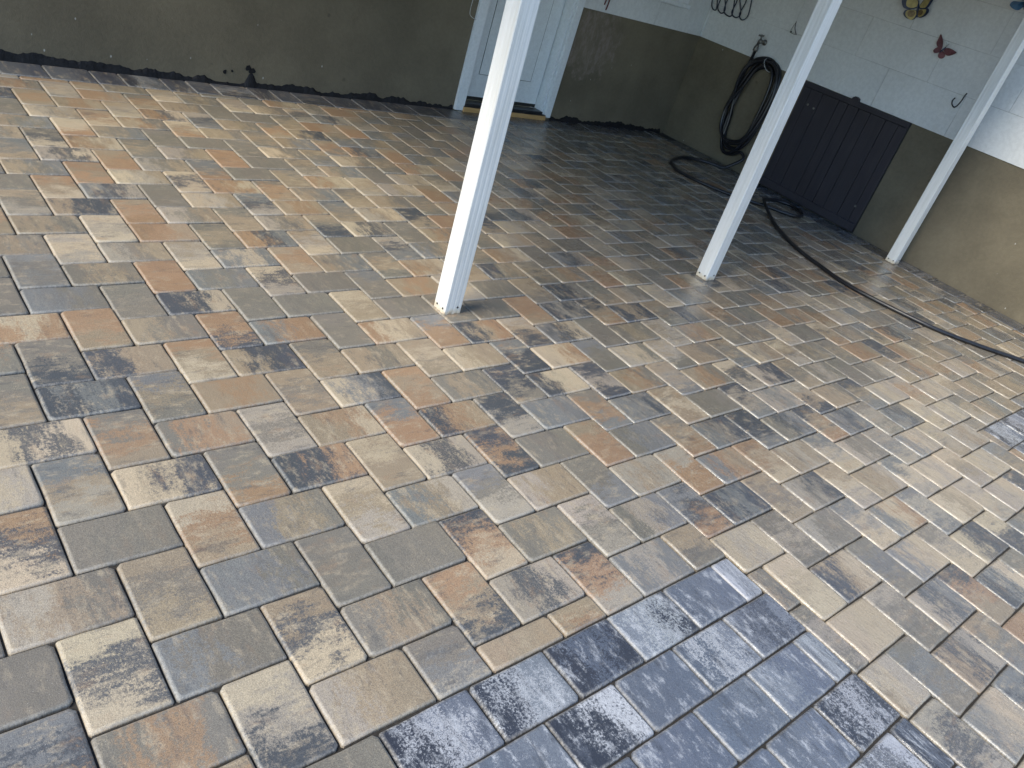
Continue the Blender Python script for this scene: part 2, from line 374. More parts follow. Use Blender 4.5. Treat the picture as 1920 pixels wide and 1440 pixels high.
def jit(a): return random.uniform(-a, a)
def paver_geo(x0, x1, y0, y1, along_x, frac, cols, alpha, gap=0.0022, cx=0.0, cy=0.0):
    """bevelled concrete paver; frac = (u0,u1,v0,v1) of the whole paver it was cut from"""
    x0 += gap; x1 -= gap; y0 += gap; y1 -= gap
    r = 0.0045
    w, h = x1 - x0, y1 - y0
    out = []
    rr = [random.choice((0.003, 0.004, 0.0055, 0.009)) for _ in range(4)]; ei = [0]
    def edge(ax, ay, bx, by, nx, ny):
        r, r2 = rr[ei[0]], rr[(ei[0] + 1) % 4]; ei[0] += 1
        dx, dy = bx - ax, by - ay
        ln = math.hypot(dx, dy); dx /= ln; dy /= ln
        for q_, k in enumerate((r, ln * 0.34 + jit(ln * .04), ln * 0.67 + jit(ln * .04), ln - r2)):
            j = jit(0.0012) if q_ in (1, 2) else 0.0
            out.append((ax + dx * k + nx * j, ay + dy * k + ny * j))
    edge(x0, y0, x1, y0, 0, -1); edge(x1, y0, x1, y1, 1, 0); edge(x1, y1, x0, y1, 0, 1); edge(x0, y1, x0, y0, -1, 0)
    mx, my = (x0 + x1) / 2, (y0 + y1) / 2
    N = len(out)
    dz = jit(0.0019); tx, ty = jit(0.008), jit(0.008)
    vs = []
    for lev, (ins, z) in enumerate(((0.0, -0.030), (0.0, -0.0065), (0.0022, -0.0024), (0.0066, 0.0))):
        for (px, py) in out:
            i2 = ins + (abs(jit(0.0012)) if lev == 3 else 0)
            sx = max(0.1, 1 - 2 * i2 / w); sy = max(0.1, 1 - 2 * i2 / h)
            qx, qy = mx + (px - mx) * sx, my + (py - my) * sy
            zz = z if lev == 0 else z + dz + (qx - mx) * tx + (qy - my) * ty
            vs.append((qx - cx, qy - cy, zz))
    fs = []; sm = []
    for lv in range(3):
        for k in range(N):
            k2 = (k + 1) % N
            fs.append((lv * N + k, lv * N + k2, (lv + 1) * N + k2, (lv + 1) * N + k)); sm.append(lv > 0)
    fs.append(tuple(range(3 * N, 4 * N))); sm.append(False)
    seed = random.random() * 60
    u0, u1, v0, v1 = frac
    lo = []
    for v in vs:
        a = (v[0] + cx - x0) / w; b_ = (v[1] + cy - y0) / h
        if not along_x: a, b_ = b_, a
        lo.append(((u0 + a * (u1 - u0)) * 1.5, v0 + b_ * (v1 - v0), seed))
    cc = []
    for c in cols:
        k = 1 + jit(0.10)
        cc.append((c[0] * k * (1 + jit(.025)), c[1] * k, c[2] * k * (1 + jit(.03)), alpha))
    plain = max(abs(cols[0][0] - cols[1][0]), abs(cols[1][0] - cols[2][0])) < 0.02
    cc.append(random.uniform(0.22, 0.70) if plain else random.uniform(0.65, 1.0))
    if alpha > 3: cc[3] = random.uniform(0.8, 1.15)
    return vs, fs, sm, lo, cc
def paver_mesh(name, parts):
    V, F, S, LO, C = [], [], [], [], ([], [], [])
    for vs, fs, sm, lo, cc in parts:
        o = len(V); V += vs; S += sm; LO += lo
        F += [tuple(i + o for i in f) for f in fs]
        N4 = len(vs) // 4
        for k in range(3):
            if k == 2: C[2].extend([(*cc[2][:3], cc[3])] * len(vs))
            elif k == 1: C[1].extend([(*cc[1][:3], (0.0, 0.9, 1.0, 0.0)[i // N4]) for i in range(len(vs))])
            else: C[k].extend([cc[k]] * len(vs))
    me = bpy.data.meshes.new(name); me.from_pydata(V, [], F)
    me.polygons.foreach_set('use_smooth', S)
    a = me.attributes.new('loc', 'FLOAT_VECTOR', 'POINT'); a.data.foreach_set('vector', [k for q in LO for k in q])
    for i in range(3):
        a = me.attributes.new('c%d' % i, 'FLOAT_COLOR', 'POINT'); a.data.foreach_set('color', [k for q in C[i] for k in q])
    me.materials.append(MAT['paver']); me.update()
    return me
def cut(rect, hole):
    """axis-aligned rect minus hole -> list of rects"""
    x0, x1, y0, y1 = rect; a, b_, c, d = hole
    if x1 <= a or x0 >= b_ or y1 <= c or y0 >= d: return [rect]
    out = []
    if y1 > d: out.append((x0, x1, d, y1)); y1 = d
    if y0 < c: out.append((x0, x1, y0, c)); y0 = c
    if x0 < a: out.append((x0, a, y0, y1))
    if x1 > b_: out.append((b_, x1, y0, y1))
    return out

INSETS = [(2.0 * W, 9.96 * W, -10.28 * W, -2.51 * W), (24.0 * W, 31.96 * W, -10.28 * W, -2.51 * W)]
XMIN, YMIN = -2.2, -2.3
patio = mesh_obj("patio", [(XMIN, YMIN, -0.011), (5.93, YMIN, -0.011), (6.15, BACK_Y + .05, -0.011), (XMIN, BACK_Y + .05, -0.011),
                           (XMIN, YMIN, -0.055), (5.93, YMIN, -0.055), (6.15, BACK_Y + .05, -0.055), (XMIN, BACK_Y + .05, -0.055)],
                 [(0, 1, 2, 3), (4, 5, 1, 0), (7, 6, 5, 4), (5, 6, 2, 1), (6, 7, 3, 2), (7, 4, 0, 3)], MAT['sand'])
tag(patio, "herringbone patio of tan, grey and rust concrete pavers", None, None, 'structure')
MI = M.inverted()
def depth(x, y):
    q = MI @ Vector((x, y, 0)); z = -q.z
    if z < 0.2: return 99
    f = 1468.25
    uu, vv = 960 + f * q.x / z, 720 - f * q.y / z
    return z if (-60 < uu < 1980 and -60 < vv < 1500) else 50 + z
pieces = []
for n in range(-22, 22):
    for m in range(-40, 50):
        bx, by = (n * 2.5 + m) * W, (-0.5 * n + m) * W
        for kind, rect in (('V', (bx, bx + W, by, by + L)), ('H', (bx + W, bx + W + L, by, by + W))):
            x0, x1, y0, y1 = rect
            if x1 < XMIN + .1 or y1 < YMIN + .1 or x0 < XMIN or y0 < YMIN or y0 > FY or x0 > field_x(y0): continue
            code = CODE.get('%s%d,%d' % (kind, n, m)) or random.choice(RND)
            cols = [PAL[c] for c in code]
            rs = [(x0, min(x1, field_x((y0 + y1) / 2)), y0, min(y1, FY))]
            for hole in INSETS:
                rs = [q for rr in rs for q in cut(rr, hole)]
            for q in rs:
                if q[1] - q[0] < 0.016 or q[3] - q[2] < 0.016: continue
                fx = ((q[0] - x0) / (x1 - x0), (q[1] - x0) / (x1 - x0)); fy = ((q[2] - y0) / (y1 - y0), (q[3] - y0) / (y1 - y0))
                fr = (*fx, *fy) if kind == 'H' else (*fy, *fx)
                pieces.append((depth((q[0] + q[1]) / 2, (q[2] + q[3]) / 2), q, kind == 'H', fr, cols))
pieces.sort(key=lambda k: k[0])
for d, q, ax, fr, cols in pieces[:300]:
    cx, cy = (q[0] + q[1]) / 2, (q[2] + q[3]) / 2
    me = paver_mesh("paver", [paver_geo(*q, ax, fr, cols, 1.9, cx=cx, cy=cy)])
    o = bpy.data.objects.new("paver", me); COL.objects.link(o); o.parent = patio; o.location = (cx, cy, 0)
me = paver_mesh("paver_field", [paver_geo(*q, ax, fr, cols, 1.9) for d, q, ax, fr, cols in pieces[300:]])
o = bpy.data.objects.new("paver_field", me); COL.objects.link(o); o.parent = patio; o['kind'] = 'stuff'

def add_paver(parent, q, cols, alpha, ax=True, name="paver", rot=None):
    cx, cy = (q[0] + q[1]) / 2, (q[2] + q[3]) / 2
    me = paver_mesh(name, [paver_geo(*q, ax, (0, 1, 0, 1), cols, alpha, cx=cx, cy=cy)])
    o = bpy.data.objects.new(name, me); COL.objects.link(o); o.parent = parent; o.location = (cx, cy, 0)
    return o
# dark insets: rows of charcoal pavers, ends cut in every other row
DROWS = ["KWS KWM KSK MWK SMS WMW", "MKS SSM KKW SSS SWM MKM", "SKW WKS SSS SSM MSS MWS", "SSS KWS SWS MSS SMS KWK", "KSS SMS SKS MSM WKW KSK", "SWS KKS WSK SSS KWS SSW",
         "MSK KWK SSM SKS WMS W", "KSS SMS SKS MSM WKW KSK"]
for ii, (hx0, hx1, hy0, hy1) in enumerate(INSETS):
    ins = empty("dark_inset", (0, 0, 0))
    tag(ins, ("inset of charcoal and whitish pavers in the foreground" if ii == 0 else "second charcoal paver inset cut off by the right edge"), None, None, 'structure')
    rh = (hy1 - hy0) / 8
    for r_ in range(8):
        yb, yt = hy1 - (r_ + 1) * rh, hy1 - r_ * rh
        if r_ % 2 == 0:
            xs = [hx0 + k * 1.477 * W for k in range(6)] + [hx1]
        else:
            xs = [hx0] + [hx1 - (5 - k) * 1.452 * W for k in range(6)]
        cds = DROWS[r_].split()
        for k in range(len(xs) - 1):
            code = cds[k % len(cds)]; code = (code * 3)[:3]
            add_paver(ins, (xs[k], xs[k + 1], yb, yt), [DPAL[c] for c in code], 3.6, True)
# border course along the house and the right wall
bor = tag(empty("patio_border", (0, 0, 0)), "dark single border course of pavers along the house walls", None, None, 'structure')
x = XMIN; BC = ['KSM', 'SSM', 'KMS', 'MSK', 'KWS', 'SKS', 'MMS', 'SKM']
while x < wall_x(FY) - BORD - 0.04:
    x2 = min(x + random.choice((0.15, 0.228, 0.228, 0.228)), wall_x(FY) - 0.012)
    if wall_x(FY) - x2 < 0.05: x2 = wall_x(FY) - 0.012
    add_paver(bor, (x, x2, FY + .003, BACK_Y - .012), [BPAL[c] for c in random.choice(BC)], 2.4, random.random() < .7)
    x = x2
y = FY
while y > YMIN + .2:
    y2 = y - random.choice((0.15, 0.228, 0.228))
    xa = wall_x((y + y2) / 2)
    add_paver(bor, (xa - BORD, xa - 0.012, y2, y), [BPAL[c] for c in random.choice(BC)], 2.4, random.random() < .5)
    y = y2

# ------------------------------------------------------------------ house wall behind the patio
WH = 2.42; OT = 0.91
DX0, DX1 = 3.561, 4.432            # rough opening of the door
hw = tag(empty("house_wall", (0, BACK_Y, 0)), "house wall with olive lower part and white upper part beside the door", "wall")
def hbox(name, x0, x1, y0, y1, z0, z1, mat, parent=hw, bev=0.0):
    return box(name, x0, x1, y0 - BACK_Y, y1 - BACK_Y, z0, z1, mat, parent, bev)
T0, T1 = BACK_Y, BACK_Y + 0.22
hbox("lower_wall", -5.0, DX0 - .02, T0, T1, -0.06, OT, MAT['olive'])
hbox("lower_wall", DX1 + .02, 6.6, T0, T1, -0.06, OT, MAT['olive'])
hbox("upper_wall", -5.0, DX0 - .02, T0 - .010, T1, OT, WH, MAT['white_wall'])
hbox("upper_wall", DX1 + .02, 6.6, T0 - .010, T1, OT, WH, MAT['white_wall'])
hbox("lintel", DX0 - .02, DX1 + .02, T0 - .010, T1, 2.13, WH, MAT['white_wall'])
# window sill and frame above the wall patch right of the door
ws = tag(empty("window", (0, BACK_Y, 0)), "white framed window with projecting sill high on the wall right of the door", "window")
hbox("sill", 5.02, 5.76, T0 - .045, T0 - .011, 1.10, 1.135, MAT['white_trim'], ws, 0.004)
hbox("frame", 5.05, 5.73, T0 - .030, T0 - .012, 1.136, 1.18, MAT['white_trim'], ws)
hbox("frame", 5.05, 5.10, T0 - .030, T0 - .012, 1.18, 1.90, MAT['white_trim'], ws)
hbox("frame", 5.68, 5.73, T0 - .030, T0 - .012, 1.18, 1.90, MAT['white_trim'], ws)
hbox("frame", 5.05, 5.73, T0 - .030, T0 - .012, 1.90, 1.95, MAT['white_trim'], ws)
hbox("pane", 5.10, 5.68, T0 - .018, T0 - .013, 1.18, 1.90, MAT['alu'], ws)
# ragged tar along the foot of the wall
def tar_strip(x0, x1, prof):
    xs = []; x = x0
    while x < x1: xs.append(x); x += 0.012
    xs.append(x1); vs, fs = [], []
    ph = 0.0
    for i, x in enumerate(xs):
        h = prof(x) + 0.010 * math.sin(x * 31) * math.sin(x * 11 + 1) + 0.006 * math.sin(x * 83) * math.sin(x * 47) + jit(0.003)
        h = max(0.012, h); d = 0.009 + 0.003 * math.sin(x * 17) + 0.002 * math.sin(x * 41 + 1) + jit(0.0004)
        vs += [(x, -d - 0.010, -0.02), (x, -d, h * 0.55), (x, -0.003 + jit(.001), h), (x, 0.002, h)]
        if i:
            a, b_ = (i - 1) * 4, i * 4
            for k in range(3): fs.append((a + k, b_ + k, b_ + k + 1, a + k + 1))
    return mesh_obj("tar_strip", vs, fs, MAT['tar'], hw)
def bumpf(x, c, w, h): return h * math.exp(-((x - c) / w) ** 4)
def prof_l(x):
    b_ = 0.048 if x < 0.6 else (0.048 - (x - .6) * 0.019 if x < 1.9 else 0.023)
    return b_ - bumpf(x, 1.70, .10, .02) + bumpf(x, 1.86, .030, .055) + bumpf(x, 2.15, .12, .02) + bumpf(x, 2.72, .08, .028) + bumpf(x, 2.98, .08, .022)
tar_strip(-4.9, 3.47, prof_l)
tar_strip(4.51, 6.03, lambda x: 0.022 + bumpf(x, 4.78, .10, .02) + bumpf(x, 5.4, .25, .02))
# small tar smears above the strip
for (sx, sz, sr) in ((1.835, .115, .018), (1.862, .10, .022), (1.69, .075, .014), (1.735, .085, .008)):
    vs = [(sx + math.cos(k * .57) * sr * random.uniform(.6, 1.2), -0.004, sz + math.sin(k * .57) * sr * random.uniform(.6, 1.2)) for k in range(11)]
    vs2 = [(v[0], 0.002, v[2]) for v in vs]
    mesh_obj("tar_smear", vs + vs2, [tuple(range(11))] + [(k, (k + 1) % 11, 11 + (k + 1) % 11, 11 + k) for k in range(11)], MAT['tar'], hw)

# ------------------------------------------------------------------ door
dr = tag(empty("door", ((DX0 + DX1) / 2, BACK_Y, 0)), "white panelled entry door with white casing and bare wood step edge", "door")
dc = (DX0 + DX1) / 2
def dbox(name, x0, x1, y0, y1, z0, z1, mat, parent=dr, bev=0.0):
    return box(name, x0 - dc, x1 - dc, y0 - BACK_Y, y1 - BACK_Y, z0, z1, mat, parent, bev)
LY = T0 + 0.095                     # face of the leaf
dbox("casing", 3.483, 3.568, T0 - .028, T0 - .0, 0.004, 2.12, MAT['white_trim'], bev=.004)
dbox("casing", 4.428, 4.500, T0 - .028, T0 - .0, 0.020, 2.12, MAT['white_trim'], bev=.004)
dbox("casing", 3.483, 4.500, T0 - .030, T0 - .0, 2.121, 2.20, MAT['white_trim'], bev=.004)
dbox("jamb", DX0 - .02, DX0 + .018, T0 + .001, T0 + .16, 0.03, 2.12, MAT['white_trim'])
dbox("jamb", DX1 - .018, DX1 + .02, T0 + .001, T0 + .16, 0.03, 2.12, MAT['white_trim'])
dbox("door_stop", DX0 + .019, DX0 + .045, T0 + .055, T0 + .090, 0.075, 2.12, MAT['white_trim'])
leaf = dbox("leaf", DX0 + .046, DX1 - .028, LY, LY + .045, 0.082, 2.10, MAT['door'], bev=.002)
pxa, pxb, pza, pzb = DX0 + .17, DX1 - .155, 0.26, 1.05
def pan(name, x0, x1, z0, z1, y, d, mat): return box(name, x0 - dc, x1 - dc, y - BACK_Y, y - BACK_Y + d, z0, z1, mat, leaf, 0.0015)
for (z0, z1) in ((0.265, 1.02), (1.16, 1.95)):
    pan("panel", pxa, pxb, z0, z1, LY - .004, .003, MAT['door'])
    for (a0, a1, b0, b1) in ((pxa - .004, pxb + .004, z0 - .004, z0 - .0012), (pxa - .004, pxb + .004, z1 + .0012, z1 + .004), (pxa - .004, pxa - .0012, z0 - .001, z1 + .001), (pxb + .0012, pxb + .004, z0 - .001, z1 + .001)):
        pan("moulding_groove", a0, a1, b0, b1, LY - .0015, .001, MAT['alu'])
bmh = bmesh.new(); lathe(bmh, [(.012, 0), (.012, .03), (.027, .035), (.030, .05), (.022, .062), (.004, .066)], (DX1 - .095 - dc, LY - BACK_Y, 0.98), (0, -1, 0))
bm_obj("handle", bmh, MAT['metal'], leaf, True)
dbox("threshold", DX0 + .019, DX1 - .019, T0 - .012, LY - .004, 0.036, 0.060, MAT['alu'], bev=.003)
dbox("sweep", DX0 + .05, DX1 - .03, LY - .006, LY - .001, 0.061, 0.088, MAT['dark_metal'])
dbox("step_edge", DX0 - .002, DX1 + .004, T0 - .042, T0 - .013, -0.004, 0.034, MAT['sill'], bev=.003)
dbox("step_edge_cap", DX0 - .002, DX1 + .004, T0 - .034, T0 - .0125, 0.0345, 0.041, MAT['dark_metal'])

# ------------------------------------------------------------------ right wall
rw = tag(empty("block_wall", RW_A, RW_ANG), "long side wall of white painted blocks above an olive painted base", "wall")
HS0, HS1 = 1.42, 2.41
S0 = -4.6
def rbox(name, s0, s1, d0, d1, z0, z1, mat, parent=rw, bev=0.0): return box(name, s0, s1, d0, d1, z0, z1, mat, parent, bev)
rbox("lower_wall", S0, RW_END + .15, -0.2, 0.0, -0.06, OT - .001, MAT['olive'])
rbox("mortar_core", S0, RW_END + .15, -0.2, 0.0025, OT, WH, MAT['mortar'])
CH = 0.2915; BL = 0.640
z = OT; row = 0
while z < WH - 0.05:
    z1 = min(z + CH, WH)
    off = 1.154 if row % 2 == 0 else 1.473
    k = math.floor((S0 - off) / BL)
    while True:
        a, b_ = off + k * BL, off + (k + 1) * BL; k += 1
        if a > RW_END: break
        a = max(a, S0); b_ = min(b_, RW_END - 0.002)
        if b_ - a < 0.03: continue
        rbox("block", a + .0013, b_ - .0013, 0.0, 0.0060 + jit(.0006), z + (.0 if row == 0 else .0013), z1 - .0013, MAT['white_wall'], rw, 0.0016)
    z = z1; row += 1

# board hatch
ht = tag(empty("board_hatch", RWP(HS0, 0), RW_ANG), "dark purple board hatch set in the olive base behind the posts", "hatch")
def tbox(name, s0, s1, d0, d1, z0, z1, mat, bev=0.002): return box(name, s0 - HS0, s1 - HS0, d0, d1, z0, z1, mat, ht, bev)
tbox("backing", HS0, HS1, 0.001, 0.010, 0.0, OT - .002, MAT['dark_metal'], 0)
edges = [HS0 + .0, 1.50, 1.612, 1.752, 1.862, 1.962, 2.05, 2.21, 2.33, HS1]
for a, b_ in zip(edges, edges[1:]):
    tbox("board", a + .0022, b_ - .0022, 0.0105, 0.024 + jit(.003), 0.02 + jit(.012), OT - .045, MAT['hatch'], 0.003)
tbox("top_batten", HS0 + .001, HS1 - .001, 0.0105, 0.034, OT - .042, OT - .004, MAT['hatch'])
tbox("bottom_rail", HS0 + .001, HS1 - .001, 0.026, 0.040, 0.012, 0.075, MAT['hatch'])
bmk = bmesh.new()
pts = [(1.955, .905), (1.950, .922), (1.932, .937), (1.912, .938), (1.893, .930), (1.884, .905)]
f1 = [bmk.verts.new((a - HS0, .036, c)) for a, c in pts]; f2 = [bmk.verts.new((a - HS0, .012, c)) for a, c in pts]
bmk.faces.new(f1); bmk.faces.new(f2[::-1])
for k in range(6): bmk.faces.new((f1[k], f2[k], f2[(k + 1) % 6], f1[(k + 1) % 6]))
bm_obj("latch", bmk, MAT['hatch'], ht)
for (a, c) in ((2.300, .745), (2.235, .735), (1.50, .20)):
    bms = bmesh.new(); lathe(bms, [(.010, 0), (.010, .003), (.006, .006)], (a - HS0, .0235, c), (0, 1, 0), 10); bm_obj("screw_head", bms, MAT['metal'], ht)

# ------------------------------------------------------------------ posts and roof
def post(name, loc, lean, top, label, wx=0.082, wy=0.076):
    root = tag(empty(name, loc), label, "post", "white fluted posts carrying the patio roof")
    # fluted square section
    prof = []
    def side(ax, ay, bx, by, nx, ny):
        grooves = (0.22, 0.5, 0.78)
        prof.append((ax + (bx - ax) * .04, ay + (by - ay) * .04))
        for gq in grooves:
            for k, dpt in ((-.07, 0), (-.035, .0006), (.035, .0006), (.07, 0)):
                prof.append((ax + (bx - ax) * (gq + k) - nx * dpt, ay + (by - ay) * (gq + k) - ny * dpt))
        prof.append((ax + (bx - ax) * .96, ay + (by - ay) * .96))
    x0, x1, y0, y1 = -wx / 2, wx / 2, -wy / 2, wy / 2
    side(x0, y0, x1, y0, 0, -1); side(x1, y0, x1, y1, 1, 0); side(x1, y1, x0, y1, 0, 1); side(x0, y1, x0, y0, -1, 0)
    n = len(prof); vs = []
    for z, in ((0.0,), (0.6,), (top,)):
        for (px, py) in prof: vs.append((px + lean[0] * z, py + lean[1] * z, z))
    fs = [(l * n + k, l * n + (k + 1) % n, (l + 1) * n + (k + 1) % n, (l + 1) * n + k) for l in range(2) for k in range(n)]
    fs += [tuple(range(n - 1, -1, -1)), tuple(range(2 * n, 3 * n))]
    mesh_obj("shaft", vs, fs, MAT['post'], root)
    for (sx, sy, ax) in ((x0, -.022, (-1, 0, 0)), (x0, .018, (-1, 0, 0)), (.018, y0, (0, -1, 0))):
        bms = bmesh.new(); lathe(bms, [(.0045, -.001), (.0045, .002), (.0025, .0032)], (sx, sy, .022 if ax[0] else .03), ax, 10)
        bm_obj("screw", bms, MAT['dark_metal'], root)
    return root
ROOF_X0 = 0.25
post("roof_post", (1.497, 1.088, 0.001), (-0.026, 0.004), 2.00, "nearest white fluted post, standing left of the other two")
post("roof_post", (3.358, 1.156, 0.001), (0.0, 0.0), 2.00, "middle white fluted post standing in front of the hose coil")
post("roof_post", (5.752, 1.135, 0.001), (0.004, 0.004), 2.00, "farthest white fluted post standing close to the side wall")
rf = tag(empty("patio_roof", (3.6, 1.12, 2.00)), "tan metal patio roof carried by the posts", "roof")
def fbox(name, x0, x1, y0, y1, z0, z1, mat): return box(name, x0 - 3.6, x1 - 3.6, y0 - 1.12, y1 - 1.12, z0 - 2.00, z1 - 2.00, mat, rf, 0.003)
fbox("beam", ROOF_X0 + .02, 5.97, 1.07, 1.17, 2.001, 2.13, MAT['roof'])
xr = ROOF_X0; k = 0
while xr < 5.9:
    x2 = min(xr + 0.30, 5.94)
    fbox("roof_panel", xr + .001, x2 - .001, 0.82, BACK_Y - .012, 2.131, 2.165, MAT['roof'])
    fbox("rib", xr + .002, xr + .03, 0.82, BACK_Y - .012, 2.166, 2.205, MAT['roof'])
    xr = x2
fbox("fascia", ROOF_X0 - .02, 5.95, 0.79, 0.819, 2.03, 2.22, MAT['roof'])
fbox("side_fascia", ROOF_X0 - .021, ROOF_X0 - .001, 0.82, BACK_Y - .012, 2.03, 2.22, MAT['roof'])

# ------------------------------------------------------------------ garden hose and tap
HR = 0.0135
def rp(s, z, d): return RWP(s, z, d)
def fl(x, y, z=HR): return Vector((min(x, wall_x(y) - 0.03), y, z))
path = [rp(2.975, 1.00, .075), rp(2.984, .95, .06), rp(3.000, .887, .045), rp(3.015, .78, .04), rp(3.032, .66, .035), rp(3.046, .53, .035), rp(3.035, .40, .035), rp(3.008, .285, .035)]
loops = [  # (left, right, top, bottom, depth)
    (3.000, 2.640, 0.940, 0.150, .035), (3.040, 2.660, 0.955, 0.215, .060), (2.965, 2.690, 0.900, 0.110, .060), (3.020, 2.620, 0.930, 0.205, .085), (2.985, 2.650, 0.885, 0.165, .030)]
for i, (a, b_, tp, bt, d) in enumerate(loops):
    c = (a + b_) / 2; hw_ = (a - b_) / 2; cz = (tp + bt) / 2; hz = (tp - bt) / 2
    for k in range(10):
        ang = math.pi * 1.08 + 2 * math.pi * k / 10
        # start lower left, run along the bottom, up the right side, over the top, down the left
        ca, sa = math.cos(ang), math.sin(ang)
        sx = c - hw_ * math.copysign(abs(ca) ** 0.75, ca) + jit(.006)
        zz = cz + hz * math.copysign(abs(sa) ** 0.85, sa)
        # skew: the hank hangs from its peg at the upper right
        sx += -0.02 * (zz - cz) / hz
        path.append(rp(sx, zz, d + 0.012 * math.sin(ang * 1.5)))
path += [rp(2.985, .40, .05), rp(2.955, .20, .05), rp(2.88, .112, .05), rp(2.79, .118, .05), rp(2.70, .17, .06), rp(2.64, .13, .07)]
path += [fl(5.90, 2.90, .035), fl(5.86, 2.92), fl(5.827, 2.975), fl(5.76, 3.05), fl(5.663, 3.10), fl(5.53, 3.125), fl(5.39, 3.084), fl(5.22, 3.01), fl(5.13, 2.92), fl(5.05, 2.80), fl(5.04, 2.65),
         fl(5.07, 2.518), fl(5.15, 2.35), fl(5.22, 2.25), fl(5.31, 2.167), fl(5.40, 2.085), fl(5.48, 1.965), fl(5.57, 1.91), fl(5.68, 1.93), fl(5.755, 2.01), fl(5.80, 2.13), fl(5.72, 2.215),
         fl(5.56, 2.21, .024), fl(5.42, 2.165, .044), fl(5.32, 2.08, .038), fl(5.22, 1.97, .020), fl(5.09, 1.84), fl(4.98, 1.72), fl(4.87, 1.58), fl(4.772, 1.43), fl(4.70, 1.28), fl(4.655, 1.139), fl(4.60, .98), fl(4.585, .84),
         fl(4.60, .698), fl(4.64, .491), fl(4.705, .30), fl(4.85, .085), fl(5.03, -.126), fl(5.18, -.36), fl(5.25, -.65), fl(5.22, -1.0), fl(5.08, -1.35)]
hz = tag(empty("garden_hose", RWP(2.83, 0, 0.05)), "thick black hose coiled on the side wall and trailing across the pavers", "hose")
cp = catmull(path, 7)
tb = tube("hose_tube", [q - hz.location for q in cp], HR, MAT['hose'], hz, 10)
q0 = cp[0] - hz.location
bmc = bmesh.new(); lathe(bmc, [(.019, -.03), (.021, -.028), (.021, .004), (.017, .008)], q0, (0.1, 0, 1), 14); bm_obj("coupling", bmc, MAT['metal'], hz, True)
tie = catmull([RWP(2.800 + .035 * math.cos(a), .905 + .045 * math.sin(a) * 0 + .0, .055 + .06 * math.sin(a)) - hz.location + Vector((0, 0, .045 * math.cos(a))) for a in [k * math.pi / 5 for k in range(10)]], 4, True)
tube("twine_tie", tie + [tie[0]], .003, MAT['tie'], hz, 6)
# peg the coil hangs on
pg = tag(empty("hose_peg", RWP(2.80, .90, 0), RW_ANG), "small iron peg on the side wall holding the hose coil", "hook")
bmp = bmesh.new(); lathe(bmp, [(.022, .0075), (.022, .012), (.009, .014), (.009, .13), (.014, .132), (.014, .140)], (0, 0, -.02), (0, 1, 0.12), 12); bm_obj("peg", bmp, MAT['dark_metal'], pg, True)
# tap
tp = tag(empty("water_tap", RWP(2.96, 1.055, 0), RW_ANG), "weathered metal water tap on the white blocks above the hose coil", "tap")
b1 = bmesh.new(); lathe(b1, [(.024, .007), (.024, .012), (.012, .014), (.012, .05), (.018, .054), (.018, .085), (.010, .095)], (0, 0, 0), (0, 1, 0), 14)
bm_obj("valve_body", b1, MAT['metal'], tp, True)
b1 = bmesh.new(); lathe(b1, [(.008, 0), (.008, .028), (.006, .03), (.006, .04)], (.005, .07, .006), (-.1, .35, 1), 12); bm_obj("stem", b1, MAT['metal'], tp, True)
b1 = bmesh.new()
for k in range(6):
    a = k * math.pi / 3
    lathe(b1, [(.006, -.004), (.0085, 0), (.006, .004)], (.003 + .020 * math.cos(a), .088 + .018 * math.sin(a), .045 - .006 * math.sin(a)), (0, .35, 1), 8)
lathe(b1, [(.016, -.003), (.018, 0), (.016, .003)], (.003, .088, .045), (0, .35, 1), 12)
bm_obj("wheel_handle", b1, MAT['metal'], tp, True)
b1 = bmesh.new(); lathe(b1, [(.012, 0), (.012, .03), (.017, .032), (.017, .05)], (.012, .072, -.004), (.05, .05, -1), 14); bm_obj("spout", b1, MAT['metal'], tp, True)

# conduit in the corner
cd = tag(tube("conduit", [RWP(3.652, OT + .004, .016), RWP(3.652, 1.05, .016), RWP(3.652, 1.2, .016)], .0075, MAT['white_trim']), "thin white conduit running up the inner corner of the walls", "conduit")

# cord hank with hanging loops
def loop_pts():
    pts = [(3.665, 1.42), (3.668, 1.28), (3.645, 1.175), (3.602, 1.153), (3.582, 1.185), (3.625, 1.30), (3.640, 1.40),
           (3.585, 1.42), (3.565, 1.29), (3.570, 1.185), (3.525, 1.148), (3.487, 1.185), (3.530, 1.29), (3.56, 1.41), (3.53, 1.43), (3.50, 1.30),
           (3.487, 1.18), (3.440, 1.148), (3.400, 1.165), (3.41, 1.26), (3.47, 1.41), (3.44, 1.43), (3.40, 1.28), (3.395, 1.185), (3.342, 1.157), (3.315, 1.198), (3.37, 1.30), (3.40, 1.42),
           (3.34, 1.43), (3.31, 1.30), (3.310, 1.195), (3.262, 1.157), (3.232, 1.202), (3.255, 1.33), (3.28, 1.43), (3.36, 1.47), (3.45, 1.475)]
    return [RWP(a, c, .016 + .012 * (1 + math.sin(i * 1.7))) for i, (a, c) in enumerate(pts)]
ck = tag(empty("cord_hank", RWP(3.45, 1.15, 0)), "dark blue cord hung in many loops near the wall corner", "cord")
tube("cord", [q - ck.location for q in catmull(loop_pts(), 8)], .0055, MAT['cord'], ck, 8)
tube("hanger", [q - ck.location for q in catmull([RWP(3.46, 1.50, .004), RWP(3.46, 1.49, .03), RWP(3.46, 1.46, .05), RWP(3.46, 1.47, .06)], 5)], .004, MAT['dark_metal'], ck, 8)

